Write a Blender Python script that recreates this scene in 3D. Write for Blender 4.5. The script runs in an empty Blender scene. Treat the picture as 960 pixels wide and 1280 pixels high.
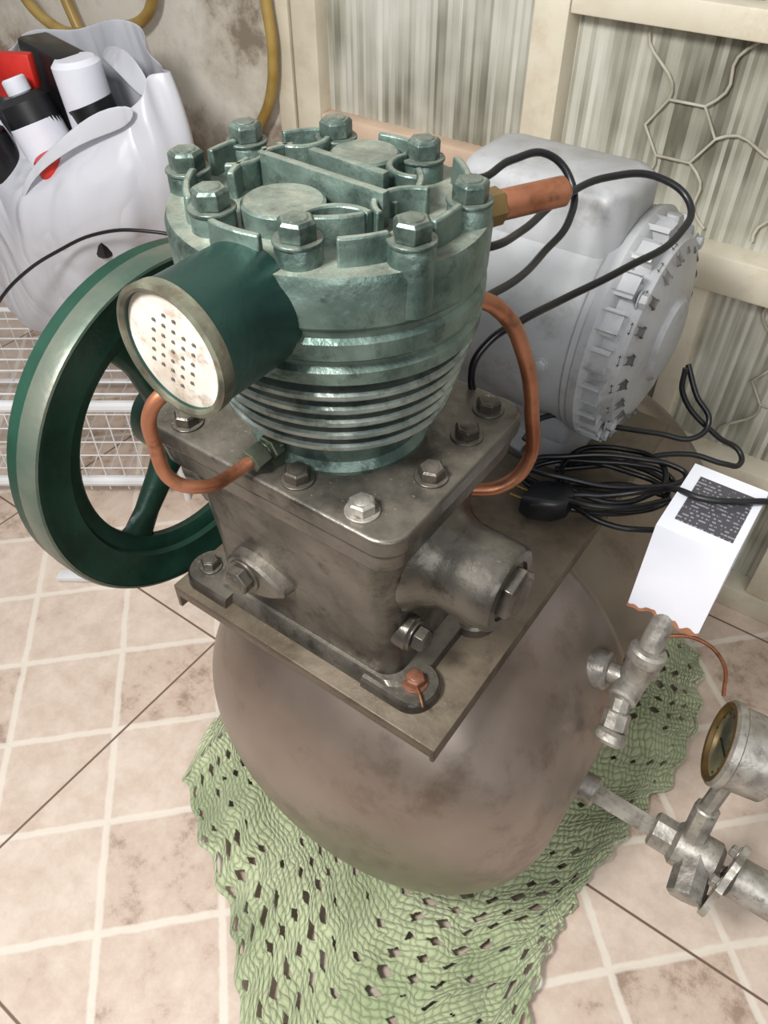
import bpy, bmesh, math, random
from mathutils import Vector, Matrix, noise
random.seed(4)
R=math.radians
scene=bpy.context.scene
try:
    scene.view_settings.view_transform='Standard'
except Exception: pass

# ------------------------------------------------------------ materials
def srgb(r,g,b):
    f=lambda c:(c/255/12.92) if c/255<=0.04045 else ((c/255+0.055)/1.055)**2.4
    return (f(r),f(g),f(b),1)
def newmat(name):
    m=bpy.data.materials.new(name); m.use_nodes=True
    nt=m.node_tree; b=nt.nodes['Principled BSDF']
    return m,nt,b
def mat(name,col,col2=None,metal=0.0,rough=0.5,nscale=12,bump=0.0,bscale=60,dust=None,dustamt=.6,coat=0,lo=0.35,hi=0.65,grime=None,gamt=.7):
    """two-tone noise paint; dust = colour settled on upward faces; grime = darker patches"""
    m,nt,b=newmat(name)
    N=nt.nodes; L=nt.links
    geo=N.new('ShaderNodeNewGeometry')
    vec=geo.outputs['Position']
    n=N.new('ShaderNodeTexNoise'); n.inputs['Scale'].default_value=nscale; n.inputs['Detail'].default_value=6
    L.new(vec,n.inputs['Vector'])
    cr=N.new('ShaderNodeValToRGB'); L.new(n.outputs['Fac'],cr.inputs['Fac'])
    cr.color_ramp.elements[0].position=lo; cr.color_ramp.elements[1].position=hi
    cr.color_ramp.elements[0].color=col; cr.color_ramp.elements[1].color=col2 or col
    out=cr.outputs['Color']
    if grime:
        n4=N.new('ShaderNodeTexNoise'); n4.inputs['Scale'].default_value=nscale*2.3; n4.inputs['Detail'].default_value=8; n4.inputs['Roughness'].default_value=.7
        L.new(vec,n4.inputs['Vector'])
        g=N.new('ShaderNodeMapRange'); L.new(n4.outputs['Fac'],g.inputs['Value']); g.inputs['From Min'].default_value=.52; g.inputs['From Max'].default_value=.68; g.inputs['To Max'].default_value=gamt
        mx=N.new('ShaderNodeMix'); mx.data_type='RGBA'; L.new(g.outputs['Result'],mx.inputs['Factor']); L.new(out,mx.inputs['A']); mx.inputs['B'].default_value=grime
        out=mx.outputs['Result']
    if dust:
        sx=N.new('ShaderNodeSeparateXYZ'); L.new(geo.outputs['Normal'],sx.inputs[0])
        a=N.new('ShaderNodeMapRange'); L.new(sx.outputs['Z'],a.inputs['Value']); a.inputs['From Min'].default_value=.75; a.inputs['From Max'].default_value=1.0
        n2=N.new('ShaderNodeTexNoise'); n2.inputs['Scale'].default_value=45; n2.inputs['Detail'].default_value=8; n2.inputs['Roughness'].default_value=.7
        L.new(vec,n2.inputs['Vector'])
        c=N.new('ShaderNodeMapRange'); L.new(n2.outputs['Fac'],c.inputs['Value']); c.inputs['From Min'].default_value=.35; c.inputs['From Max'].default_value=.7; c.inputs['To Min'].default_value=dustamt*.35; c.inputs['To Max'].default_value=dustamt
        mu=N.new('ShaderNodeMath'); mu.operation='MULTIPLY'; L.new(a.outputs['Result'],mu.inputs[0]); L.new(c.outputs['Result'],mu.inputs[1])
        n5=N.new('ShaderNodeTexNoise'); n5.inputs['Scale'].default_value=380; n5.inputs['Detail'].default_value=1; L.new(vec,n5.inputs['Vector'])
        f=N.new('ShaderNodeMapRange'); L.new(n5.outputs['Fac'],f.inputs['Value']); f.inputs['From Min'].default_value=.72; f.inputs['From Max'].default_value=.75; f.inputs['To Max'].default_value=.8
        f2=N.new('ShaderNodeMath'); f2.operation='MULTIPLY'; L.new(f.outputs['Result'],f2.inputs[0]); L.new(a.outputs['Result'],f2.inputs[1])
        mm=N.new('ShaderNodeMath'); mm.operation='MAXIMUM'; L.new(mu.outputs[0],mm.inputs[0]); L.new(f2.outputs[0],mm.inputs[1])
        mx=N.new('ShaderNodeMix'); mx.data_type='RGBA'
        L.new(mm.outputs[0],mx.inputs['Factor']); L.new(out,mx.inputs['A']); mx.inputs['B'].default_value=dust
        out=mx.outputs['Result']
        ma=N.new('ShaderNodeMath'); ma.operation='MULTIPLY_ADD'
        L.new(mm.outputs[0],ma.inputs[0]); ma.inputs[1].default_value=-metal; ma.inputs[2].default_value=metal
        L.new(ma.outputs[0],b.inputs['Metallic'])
    else: b.inputs['Metallic'].default_value=metal
    L.new(out,b.inputs['Base Color'])
    rr=N.new('ShaderNodeMapRange'); L.new(n.outputs['Fac'],rr.inputs['Value'])
    rr.inputs['From Min'].default_value=.3; rr.inputs['From Max'].default_value=.7
    rr.inputs['To Min'].default_value=max(0,rough-.08); rr.inputs['To Max'].default_value=min(1,rough+.1)
    L.new(rr.outputs['Result'],b.inputs['Roughness'])
    b.inputs['Coat Weight'].default_value=coat
    if bump>0:
        n3=N.new('ShaderNodeTexNoise'); n3.inputs['Scale'].default_value=bscale; n3.inputs['Detail'].default_value=5
        L.new(geo.outputs['Position'],n3.inputs['Vector'])
        bp=N.new('ShaderNodeBump'); bp.inputs['Strength'].default_value=bump; bp.inputs['Distance'].default_value=.004
        L.new(n3.outputs['Fac'],bp.inputs['Height']); L.new(bp.outputs['Normal'],b.inputs['Normal'])
    return m

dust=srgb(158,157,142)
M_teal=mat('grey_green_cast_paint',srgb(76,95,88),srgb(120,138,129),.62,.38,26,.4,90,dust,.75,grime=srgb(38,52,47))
M_tealD=mat('dark_green_enamel',srgb(22,50,46),srgb(40,74,67),.4,.34,14,.15,80)
M_wheel=mat('flywheel_green_enamel',srgb(18,48,38),srgb(30,68,53),.2,.38,14,.2,80)
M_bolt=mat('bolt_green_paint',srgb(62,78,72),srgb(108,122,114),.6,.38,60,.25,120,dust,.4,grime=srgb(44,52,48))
M_fin=mat('fin_metal',srgb(112,124,118),srgb(168,176,169),.7,.34,30,.25,90,grime=srgb(62,72,67))
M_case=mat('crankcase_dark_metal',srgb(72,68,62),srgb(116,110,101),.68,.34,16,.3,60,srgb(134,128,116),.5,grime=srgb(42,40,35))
M_tank=mat('tank_bronze_grey',srgb(116,102,92),srgb(152,139,128),.62,.33,4,.05,30,grime=srgb(96,80,66),gamt=.7)
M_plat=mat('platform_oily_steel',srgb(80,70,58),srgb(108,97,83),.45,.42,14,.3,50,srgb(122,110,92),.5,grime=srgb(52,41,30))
M_motor=mat('motor_grey_paint',srgb(148,149,150),srgb(174,175,177),.0,.42,10,.15,40,grime=srgb(120,114,104),gamt=.5)
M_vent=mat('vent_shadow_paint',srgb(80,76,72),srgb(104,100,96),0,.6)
M_dark=mat('dark_gap',srgb(16,16,16),srgb(26,24,22),0,.6)
M_hole=mat('filter_hole_grey',srgb(70,66,60),srgb(96,90,80),0,.6)
M_black=mat('black_rubber',srgb(14,15,18),srgb(24,25,28),0,.35)
M_copper=mat('copper',srgb(142,88,62),srgb(180,122,92),.65,.36,25,.1,60,grime=srgb(92,66,50))
M_brass=mat('brass',srgb(150,124,80),srgb(116,98,66),.8,.35,30)
M_fitting=mat('green_painted_fitting',srgb(70,84,72),srgb(110,116,98),.7,.35,40)
M_steel=mat('galvanised_steel',srgb(140,135,127),srgb(180,175,166),.6,.40,40,.3,80,grime=srgb(100,90,78))
M_white=mat('white_card',srgb(216,218,228),srgb(230,231,238),0,.6,8)
M_brown=mat('torn_cardboard',srgb(150,98,72),srgb(176,124,96),0,.8,60)
M_face=mat('filter_face_paint',srgb(172,160,146),srgb(206,202,194),0,.5,30,.1,80,grime=srgb(128,102,82))
M_rim=mat('filter_rim',srgb(64,68,58),srgb(128,128,110),.5,.42,40,.2,80,grime=srgb(104,74,54))
M_cream=mat('cream_frame_paint',srgb(204,194,172),srgb(222,214,194),0,.45,8,.1,30,grime=srgb(186,168,140),gamt=.4)
M_pinkcream=mat('shaded_pink_frame',srgb(190,162,140),srgb(214,188,164),0,.5,8,.1,30)  # bottom rail only: its shadow and pink tone are put into the colour
M_wire=mat('white_wire',srgb(205,205,205),srgb(225,225,225),0,.4)
M_hose=mat('yellow_hose',srgb(140,112,54),srgb(176,148,84),0,.35,14)
M_red=mat('red_plastic',srgb(170,30,28),srgb(210,50,40),0,.35)
M_rust=mat('rusty_bolt',srgb(100,62,46),srgb(136,92,72),.4,.5,60,.3,90)
M_glassd=mat('gauge_glass',srgb(70,72,62),srgb(150,140,110),.1,.12,20)

# ------------------------------------------------------------ mesh helpers
def finish(bm,name,m,parent,smooth=35):
    bmesh.ops.recalc_face_normals(bm,faces=bm.faces)
    me=bpy.data.meshes.new(name); bm.to_mesh(me); bm.free()
    if m: me.materials.append(m)
    ob=bpy.data.objects.new(name,me); scene.collection.objects.link(ob)
    if smooth:
        for p in me.polygons: p.use_smooth=True
        try: me.set_sharp_from_angle(angle=R(smooth))
        except Exception: pass
    if parent: ob.parent=parent
    return ob
def axmat(o,axis,spin=0):
    q=Vector(axis).normalized().to_track_quat('Z','Y')
    return Matrix.Translation(Vector(o))@q.to_matrix().to_4x4()@Matrix.Rotation(spin,4,'Z')
def lathe_bm(bm,prof,M,seg=48,sc=(1,1),closed=False):
    rings=[]
    for r,s in prof:
        if r<1e-6: rings.append([bm.verts.new(M@Vector((0,0,s)))])
        else: rings.append([bm.verts.new(M@Vector((r*sc[0]*math.cos(2*math.pi*k/seg),r*sc[1]*math.sin(2*math.pi*k/seg),s))) for k in range(seg)])
    pairs=list(zip(rings[:-1],rings[1:]))
    if closed: pairs.append((rings[-1],rings[0]))
    for A,B in pairs:
        for k in range(seg):
            k2=(k+1)%seg
            if len(A)==1 and len(B)==1: continue
            if len(A)==1: bm.faces.new((A[0],B[k],B[k2]))
            elif len(B)==1: bm.faces.new((A[k],B[0],A[k2]))
            else: bm.faces.new((A[k],B[k],B[k2],A[k2]))
def lathe(name,prof,o,axis,m,parent,seg=48,sc=(1,1),closed=False,spin=0,smooth=35):
    bm=bmesh.new(); lathe_bm(bm,prof,axmat(o,axis,spin),seg,sc,closed)
    return finish(bm,name,m,parent,smooth)
def cylprof(r,l,b=.0015,r2=None):
    r2=r if r2 is None else r2
    return [(0,0),(r-b,0),(r,b),(r2,l-b),(r2-b,l),(0,l)]
def cyl(name,p1,p2,r,m,parent,seg=32,b=.0015,r2=None,smooth=35):
    p1=Vector(p1);p2=Vector(p2)
    return lathe(name,cylprof(r,(p2-p1).length,b,r2),p1,p2-p1,m,parent,seg,smooth=smooth)
def hexbolt(name,o,axis,s,hh,m,parent,washer=True,spin=None):
    bm=bmesh.new(); sp=random.uniform(0,1) if spin is None else spin
    M=axmat(o,axis,sp)
    z0=0
    if washer:
        lathe_bm(bm,[(0,0),(s*.72,0),(s*.74,s*.06),(s*.72,s*.12),(0,s*.12)],M,28); z0=s*.12
    lathe_bm(bm,[(0,z0),(s*.56,z0),(s*.58,z0+s*.03),(s*.58,z0+hh*.82),(s*.48,z0+hh),(0,z0+hh)],M,6)
    lathe_bm(bm,[(0,z0+hh*.9),(s*.36,z0+hh*1.0),(s*.3,z0+hh*1.06),(0,z0+hh*1.09)],M,20)
    ob=finish(bm,name,m,parent,25)
    bv=ob.modifiers.new('b','BEVEL'); bv.width=s*.035; bv.segments=2; bv.limit_method='ANGLE'; bv.angle_limit=R(30)
    return ob
def rrect(hx,hy,rad,n=6):
    pts=[]
    for cx,cy,a0 in ((hx-rad,hy-rad,0),(-hx+rad,hy-rad,90),(-hx+rad,-hy+rad,180),(hx-rad,-hy+rad,270)):
        for k in range(n+1):
            a=R(a0+90*k/n); pts.append((cx+rad*math.cos(a),cy+rad*math.sin(a)))
    return pts
def loft(name,secs,m,parent,axis='z',n=6,smooth=35,bev=0):
    bm=bmesh.new(); rings=[]
    for s,cx,cy,hx,hy,rad in secs:
        ring=[]
        for x,y in rrect(hx,hy,rad,n):
            if axis=='z': v=(cx+x,cy+y,s)
            elif axis=='x': v=(s,cx+x,cy+y)
            else: v=(cx+x,s,cy+y)
            ring.append(bm.verts.new(v))
        rings.append(ring)
    for A,B in zip(rings[:-1],rings[1:]):
        for k in range(len(A)):
            k2=(k+1)%len(A); bm.faces.new((A[k],A[k2],B[k2],B[k]))
    bm.faces.new(rings[0]); bm.faces.new(rings[-1])
    ob=finish(bm,name,m,parent,smooth)
    if bev:
        bv=ob.modifiers.new('b','BEVEL'); bv.width=bev; bv.segments=3; bv.limit_method='ANGLE'; bv.angle_limit=R(40)
    return ob
def box(name,lo,hi,m,parent,bev=.002,seg=2):
    bm=bmesh.new(); bmesh.ops.create_cube(bm,size=1)
    lo=Vector(lo);hi=Vector(hi);c=(lo+hi)/2;d=hi-lo
    for v in bm.verts: v.co=Vector((c.x+v.co.x*d.x,c.y+v.co.y*d.y,c.z+v.co.z*d.z))
    if bev: bmesh.ops.bevel(bm,geom=bm.edges[:],offset=bev,segments=seg,affect='EDGES',profile=.5)
    return finish(bm,name,m,parent,30)
def obox(name,c,dims,rotz,m,parent,bev=.001,rot=None):
    bm=bmesh.new(); bmesh.ops.create_cube(bm,size=1)
    M=Matrix.Translation(Vector(c))@(rot or Matrix.Rotation(rotz,4,'Z'))
    for v in bm.verts: v.co=M@Vector((v.co.x*dims[0],v.co.y*dims[1],v.co.z*dims[2]))
    if bev: bmesh.ops.bevel(bm,geom=bm.edges[:],offset=bev,segments=2,affect='EDGES',profile=.5)
    return finish(bm,name,m,parent,30)
def tube(name,pts,r,m,parent,cyclic=False,res=8):
    cu=bpy.data.curves.new(name,'CURVE'); cu.dimensions='3D'; cu.bevel_depth=r; cu.bevel_resolution=4; cu.resolution_u=res; cu.use_fill_caps=True
    sp=cu.splines.new('BEZIER')
    sp.bezier_points.add(len(pts)-1)
    for bp,p in zip(sp.bezier_points,pts):
        bp.co=p; bp.handle_left_type='AUTO'; bp.handle_right_type='AUTO'
    sp.use_cyclic_u=cyclic
    cu.materials.append(m)
    ob=bpy.data.objects.new(name,cu); scene.collection.objects.link(ob)
    if parent: ob.parent=parent
    return ob
def empty(name,loc=(0,0,0)):
    e=bpy.data.objects.new(name,None); scene.collection.objects.link(e); e.empty_display_size=.05
    return e
def arcfin(name,cx,cy,r,a0,a1,th,z0,z1,m,parent,n=10):
    bm=bmesh.new()
    cols=[]
    for k in range(n+1):
        a=R(a0+(a1-a0)*k/n); c,s=math.cos(a),math.sin(a)
        cols.append([bm.verts.new((cx+(r+dr)*c,cy+(r+dr)*s,z)) for dr,z in ((-th/2,z0),(th/2,z0),(th/2*.7,z1),(-th/2*.7,z1))])
    for A,B in zip(cols[:-1],cols[1:]):
        for k in range(4): bm.faces.new((A[k],A[(k+1)%4],B[(k+1)%4],B[k]))
    bm.faces.new(cols[0]); bm.faces.new(cols[-1])
    ob=finish(bm,name,m,parent,40)
    bv=ob.modifiers.new('b','BEVEL'); bv.width=.0012; bv.segments=2; bv.limit_method='ANGLE'; bv.angle_limit=R(40)
    return ob

# ============================================================ ROOM
def mathnode(nt,op,a,bb=None,c=None):
    n=nt.nodes.new('ShaderNodeMath'); n.operation=op
    for i,v in enumerate((a,bb,c)):
        if v is None: continue
        if isinstance(v,(int,float)): n.inputs[i].default_value=v
        else: nt.links.new(v,n.inputs[i])
    return n.outputs[0]
def floor_mat():
    m,nt,b=newmat('ceramic_floor_tiles'); N=nt.nodes; L=nt.links
    geo=N.new('ShaderNodeNewGeometry'); sx=N.new('ShaderNodeSeparateXYZ'); L.new(geo.outputs['Position'],sx.inputs[0])
    math_=lambda *a:mathnode(nt,*a)
    nz=N.new('ShaderNodeTexNoise'); nz.inputs['Scale'].default_value=22; nz.inputs['Detail'].default_value=6; nz.inputs['Roughness'].default_value=.65; L.new(geo.outputs['Position'],nz.inputs['Vector'])
    wob=math_('MULTIPLY',math_('SUBTRACT',nz.outputs['Fac'],.5),.009)
    X,Y=sx.outputs['X'],sx.outputs['Y']
    s=math_('ADD',math_('MULTIPLY',math_('SUBTRACT',Y,X),.70711),wob)
    p=math_('ADD',math_('MULTIPLY',math_('ADD',Y,X),.70711),wob)
    cs=math_('ADD',math_('DIVIDE',math_('SUBTRACT',s,.397),.158),100.5)
    cp=math_('ADD',math_('DIVIDE',math_('ADD',p,.334),.17),100.5)
    def line(c,w,per,soft=.5):
        d=math_('MULTIPLY',math_('ABSOLUTE',math_('SUBTRACT',math_('FRACT',c),.5)),per)
        mr=N.new('ShaderNodeMapRange'); L.new(d,mr.inputs['Value']); mr.inputs['From Min'].default_value=w*soft; mr.inputs['From Max'].default_value=w
        mr.inputs['To Min'].default_value=1; mr.inputs['To Max'].default_value=0
        return mr.outputs['Result']
    g=math_('MULTIPLY',math_('MAXIMUM',line(cs,.0070,.158),line(cp,.0070,.17)),.75)
    jx=math_('ADD',math_('DIVIDE',math_('ADD',X,.729),.58),100.5)
    jy=math_('ADD',math_('DIVIDE',math_('SUBTRACT',Y,.497),.58),100.5)
    j=math_('MAXIMUM',line(jx,.0026,.58),line(jy,.0026,.58))
    cb=N.new('ShaderNodeCombineXYZ'); L.new(math_('FLOOR',math_('ADD',cs,.5)),cb.inputs[0]); L.new(math_('FLOOR',math_('ADD',cp,.5)),cb.inputs[1])
    wn=N.new('ShaderNodeTexWhiteNoise'); wn.noise_dimensions='2D'; L.new(cb.outputs[0],wn.inputs['Vector'])
    n1=N.new('ShaderNodeTexNoise'); n1.inputs['Scale'].default_value=18; n1.inputs['Detail'].default_value=12; n1.inputs['Roughness'].default_value=.75; L.new(geo.outputs['Position'],n1.inputs['Vector'])
    f=math_('ADD',math_('MULTIPLY',wn.outputs['Value'],.16),math_('MULTIPLY',n1.outputs['Fac'],.9))
    cr=N.new('ShaderNodeValToRGB'); L.new(f,cr.inputs['Fac'])
    e=cr.color_ramp.elements; e[0].position=.34; e[0].color=srgb(156,134,116); e[1].position=.68; e[1].color=srgb(218,201,186)
    e2=cr.color_ramp.elements.new(.45); e2.color=srgb(198,177,160)
    mx=N.new('ShaderNodeMix'); mx.data_type='RGBA'; L.new(g,mx.inputs['Factor']); L.new(cr.outputs['Color'],mx.inputs['A']); mx.inputs['B'].default_value=srgb(228,219,205)
    mx2=N.new('ShaderNodeMix'); mx2.data_type='RGBA'; L.new(j,mx2.inputs['Factor']); L.new(mx.outputs['Result'],mx2.inputs['A']); mx2.inputs['B'].default_value=srgb(112,90,76)
    L.new(mx2.outputs['Result'],b.inputs['Base Color'])
    b.inputs['Roughness'].default_value=.38
    bp=N.new('ShaderNodeBump'); bp.inputs['Strength'].default_value=.25; bp.inputs['Distance'].default_value=.002
    L.new(math_('SUBTRACT',n1.outputs['Fac'],math_('MULTIPLY',g,.5)),bp.inputs['Height']); L.new(bp.outputs['Normal'],b.inputs['Normal'])
    return m
def plane(name,pts,m):
    bm=bmesh.new(); bm.faces.new([bm.verts.new(p) for p in pts]); return finish(bm,name,m,None,0)
plane('floor',[(-3,-1.2,0),(1.6,-1.2,0),(1.6,1.3,0),(-3,1.3,0)],floor_mat())

def wall_mat():
    m,nt,b=newmat('stained_plaster'); N=nt.nodes; L=nt.links
    geo=N.new('ShaderNodeNewGeometry')
    n1=N.new('ShaderNodeTexNoise'); n1.inputs['Scale'].default_value=5; n1.inputs['Detail'].default_value=10; n1.inputs['Roughness'].default_value=.68; L.new(geo.outputs['Position'],n1.inputs['Vector'])
    cr=N.new('ShaderNodeValToRGB'); L.new(n1.outputs['Fac'],cr.inputs['Fac']); e=cr.color_ramp.elements
    e[0].position=.36; e[0].color=srgb(132,120,104); e[1].position=.56; e[1].color=srgb(212,206,194)
    e2=e.new(.44); e2.color=srgb(188,179,164)
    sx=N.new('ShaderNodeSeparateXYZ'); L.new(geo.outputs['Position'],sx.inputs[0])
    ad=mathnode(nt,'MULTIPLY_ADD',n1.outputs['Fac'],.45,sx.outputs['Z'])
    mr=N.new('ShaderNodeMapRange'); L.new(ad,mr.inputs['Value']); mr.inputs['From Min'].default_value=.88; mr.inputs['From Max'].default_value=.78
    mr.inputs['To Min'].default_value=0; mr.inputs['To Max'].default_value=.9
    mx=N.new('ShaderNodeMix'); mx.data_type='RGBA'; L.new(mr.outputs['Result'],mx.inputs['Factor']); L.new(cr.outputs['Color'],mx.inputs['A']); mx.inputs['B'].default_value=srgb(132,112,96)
    L.new(mx.outputs['Result'],b.inputs['Base Color']); b.inputs['Roughness'].default_value=.8
    bp=N.new('ShaderNodeBump'); bp.inputs['Strength'].default_value=.5; bp.inputs['Distance'].default_value=.01; L.new(n1.outputs['Fac'],bp.inputs['Height']); L.new(bp.outputs['Normal'],b.inputs['Normal'])
    return m
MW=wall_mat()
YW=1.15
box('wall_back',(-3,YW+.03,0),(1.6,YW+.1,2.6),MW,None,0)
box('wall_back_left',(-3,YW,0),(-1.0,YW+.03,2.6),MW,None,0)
M_pink=mat('pink_ledge_paint',srgb(190,154,132),srgb(212,180,156),0,.6,9,.2,40)
box('wall_back_lower',(-1.0,YW,0),(-.55,YW+.03,.655),M_pink,None,0)

def glass_mat():
    m,nt,b=newmat('fluted_glass'); N=nt.nodes; L=nt.links  # reflections and blurred backdrop painted into the base colour as vertical streaks
    geo=N.new('ShaderNodeNewGeometry'); sx=N.new('ShaderNodeSeparateXYZ'); L.new(geo.outputs['Position'],sx.inputs[0])
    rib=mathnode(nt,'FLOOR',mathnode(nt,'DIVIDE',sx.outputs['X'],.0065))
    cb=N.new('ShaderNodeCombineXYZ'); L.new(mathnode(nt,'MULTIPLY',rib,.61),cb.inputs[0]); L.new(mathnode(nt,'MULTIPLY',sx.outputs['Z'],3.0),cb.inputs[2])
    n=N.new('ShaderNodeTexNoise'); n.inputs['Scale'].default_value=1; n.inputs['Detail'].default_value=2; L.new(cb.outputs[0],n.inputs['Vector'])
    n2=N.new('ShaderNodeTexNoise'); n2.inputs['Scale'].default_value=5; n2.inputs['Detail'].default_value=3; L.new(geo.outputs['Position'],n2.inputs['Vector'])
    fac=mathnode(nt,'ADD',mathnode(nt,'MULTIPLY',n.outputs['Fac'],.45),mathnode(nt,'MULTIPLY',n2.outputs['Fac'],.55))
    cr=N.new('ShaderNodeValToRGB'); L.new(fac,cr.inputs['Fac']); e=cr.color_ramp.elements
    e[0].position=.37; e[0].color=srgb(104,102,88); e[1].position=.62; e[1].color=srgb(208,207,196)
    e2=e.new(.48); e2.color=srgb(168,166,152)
    L.new(cr.outputs['Color'],b.inputs['Base Color']); b.inputs['Roughness'].default_value=.12; b.inputs['Specular IOR Level'].default_value=.7
    return m
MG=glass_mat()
def fluted(name,x0,x1,z0,z1,parent,y=YW+.012):
    bm=bmesh.new(); n=int((x1-x0)/.0020); prev=None
    for i in range(n+1):
        x=x0+(x1-x0)*i/n; yy=y-.0024*abs(math.sin(math.pi*x/.013))
        c=(bm.verts.new((x,yy,z0)),bm.verts.new((x,yy,z1)))
        if prev: bm.faces.new((prev[0],c[0],c[1],prev[1]))
        prev=c
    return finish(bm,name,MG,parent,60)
W=empty('window_1')
def bar(n,x0,x1,z0,z1,y0=YW-.02,y1=YW+.028,p=W,m=None): return box(n,(x0,y0,z0),(x1,y1,z1),m or M_cream,p,.003)
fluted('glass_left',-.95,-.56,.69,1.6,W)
bar('frame_left',-.999,-.945,.656,1.7)
bar('frame_bottom',-.944,-.552,.656,.695,m=M_pinkcream)
bar('frame_left_outer',-1.05,-1.012,.60,1.7,YW-.012,YW-.001)
D=empty('door_1')
bar('stile_left',-.548,-.495,0,1.7,YW-.03,p=D)
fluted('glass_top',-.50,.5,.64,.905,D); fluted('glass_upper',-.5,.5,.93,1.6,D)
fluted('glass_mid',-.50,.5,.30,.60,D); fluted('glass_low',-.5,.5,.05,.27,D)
bar('rail_top',-.494,1.5,.905,.94,YW-.03,p=D); bar('rail_mid',-.494,1.5,.59,.645,YW-.035,p=D,m=M_cream)
bar('rail_low',-.494,1.5,.265,.31,YW-.035,p=D); bar('rail_foot',-.494,1.5,0,.05,YW-.035,p=D)
bar('stile_mid',-.245,-.21,.311,.589,YW-.025,p=D); bar('stile_right',.02,.06,.051,.264,YW-.03,p=D)
bar('stile_far',.46,.52,0,1.7,YW-.04,p=D)
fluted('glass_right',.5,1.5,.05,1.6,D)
# ornamental grille: hexagonal rings joined by wavy bars
M_grille=mat('old_grille_paint',srgb(188,184,168),srgb(150,144,126),0,.5,20)
def rodpath(name,pts,cyc,parent):
    cu=bpy.data.curves.new(name,'CURVE'); cu.dimensions='3D'; cu.bevel_depth=.0022; cu.bevel_resolution=3
    sp=cu.splines.new('POLY'); sp.points.add(len(pts)-1)
    for q_,p_ in zip(sp.points,pts): q_.co=(*p_,1)
    sp.use_cyclic_u=cyc; cu.materials.append(M_grille)
    ob=bpy.data.objects.new(name,cu); scene.collection.objects.link(ob); ob.parent=parent
GY=YW+.004
k=0
for (xa,xb,z0_,z1_) in ((-.46,.45,.66,.90),(-.20,.45,.325,.575)):
    zc=(z0_+z1_)/2; x=xa+.14
    while x<xb:
        r=.050
        rodpath('grille_ring_%d'%k,[(x+r*math.cos(R(60*a)),GY,zc+r*.85*math.sin(R(60*a))) for a in range(6)],True,D)
        for a in (60,120,240,300):
            c,s=math.cos(R(a)),math.sin(R(a))
            ze=z1_ if s>0 else z0_
            x0_,zz0=x+r*c,zc+r*.85*s
            rodpath('grille_bar_%d_%d'%(k,a),[(x0_+.010*math.sin(t/8*math.pi*2)+.045*(1 if c>0 else -1)*t/8,GY,zz0+(ze-zz0)*t/8) for t in range(9)],False,D)
        rodpath('grille_link_%d'%k,[(x+r+(.21-2*r)*t/8,GY,zc+.010*math.sin(t/8*math.pi*2)) for t in range(9)],False,D)
        x+=.21; k+=1

# ============================================================ AIR COMPRESSOR
AC=empty('air_compressor')
TR=.248; TC=(-.300,0,.268)
prof=[]
yf0,yf1=.262,.412
for k in range(25):
    t=k/24*math.pi/2
    prof.append((TR*math.sin(t)**.88,yf1-(yf1-yf0)*math.cos(t)**.96))
prof+= [(TR,.5),(TR,.595)]
prof+= [(TR+.0025,.598),(TR+.003,.603),(TR+.0025,.608),(TR,.611),(TR,.75),(TR,.92)]
for k in range(1,13):
    t=math.pi/2-k/12*math.pi/2
    prof.append((max(0,TR*math.sin(t)**.9),.92+.14*math.cos(t)))
prof[0]=(0,yf0); prof[-1]=(0,1.06)
lathe('tank',prof,(TC[0],0,TC[2]),(0,1,0),M_tank,AC,128,smooth=40)
PZ=.52
px0,px1,py0,py1=-.492,-.158,.299,.88
box('platform_plate',(px0,py0,PZ-.006),(px1,py1,PZ),M_plat,AC,.0015)
box('platform_lip_front',(px0,py0,PZ-.016),(px1,py0+.005,PZ-.001),M_plat,AC,.0015)
box('platform_lip_right',(px1-.005,py0,PZ-.022),(px1,py1,PZ-.001),M_plat,AC,.0015)
box('platform_lip_left',(px0,py0,PZ-.035),(px0+.005,py1,PZ-.001),M_plat,AC,.0015)
box('platform_saddle_front',(-.42,.36,.47),(-.19,.375,PZ-.005),M_plat,AC,.001)
box('platform_saddle_rear',(-.42,.80,.47),(-.19,.815,PZ-.005),M_plat,AC,.001)
# crankcase
BX,BY=-.333,.392
loft('crankcase_body',[(.528,BX-.003,.40,.113,.072,.02),(.55,BX-.003,.40,.111,.070,.022),(.60,BX-.002,.396,.109,.070,.024),(.68,BX,.392,.109,.076,.026),(.72,BX+.001,.39,.112,.082,.026),(.742,BX+.002,.388,.117,.088,.026)],M_case,AC,n=8)
loft('crankcase_base',[(PZ,BX,.40,.128,.082,.022),(.530,BX,.40,.126,.08,.022),(.536,BX,.40,.117,.075,.022)],M_case,AC,n=8)
FX,FY,FHX,FHY=-.323,.386,.126,.099
loft('crankcase_flange_lower',[(.732,FX,FY,FHX-.006,FHY-.006,.02),(.754,FX,FY,FHX-.003,FHY-.003,.02)],M_case,AC,n=8,bev=.003)
loft('crankcase_flange',[(.7555,FX,FY,FHX,FHY,.022),(.773,FX,FY,FHX,FHY,.022)],M_case,AC,n=8,bev=.003)
for i,(x,y) in enumerate([(-.2243,.462),(-.2206,.422),(-.2175,.3656),(-.238,.307),(-.297,.306),(-.4125,.306),(-.426,.37),(-.426,.44),(-.36,.463)]):
    hexbolt('flange_bolt_%d'%i,(x,y,.7725),(0,0,1),.0180,.009,M_case if i!=3 else M_steel,AC)
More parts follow.
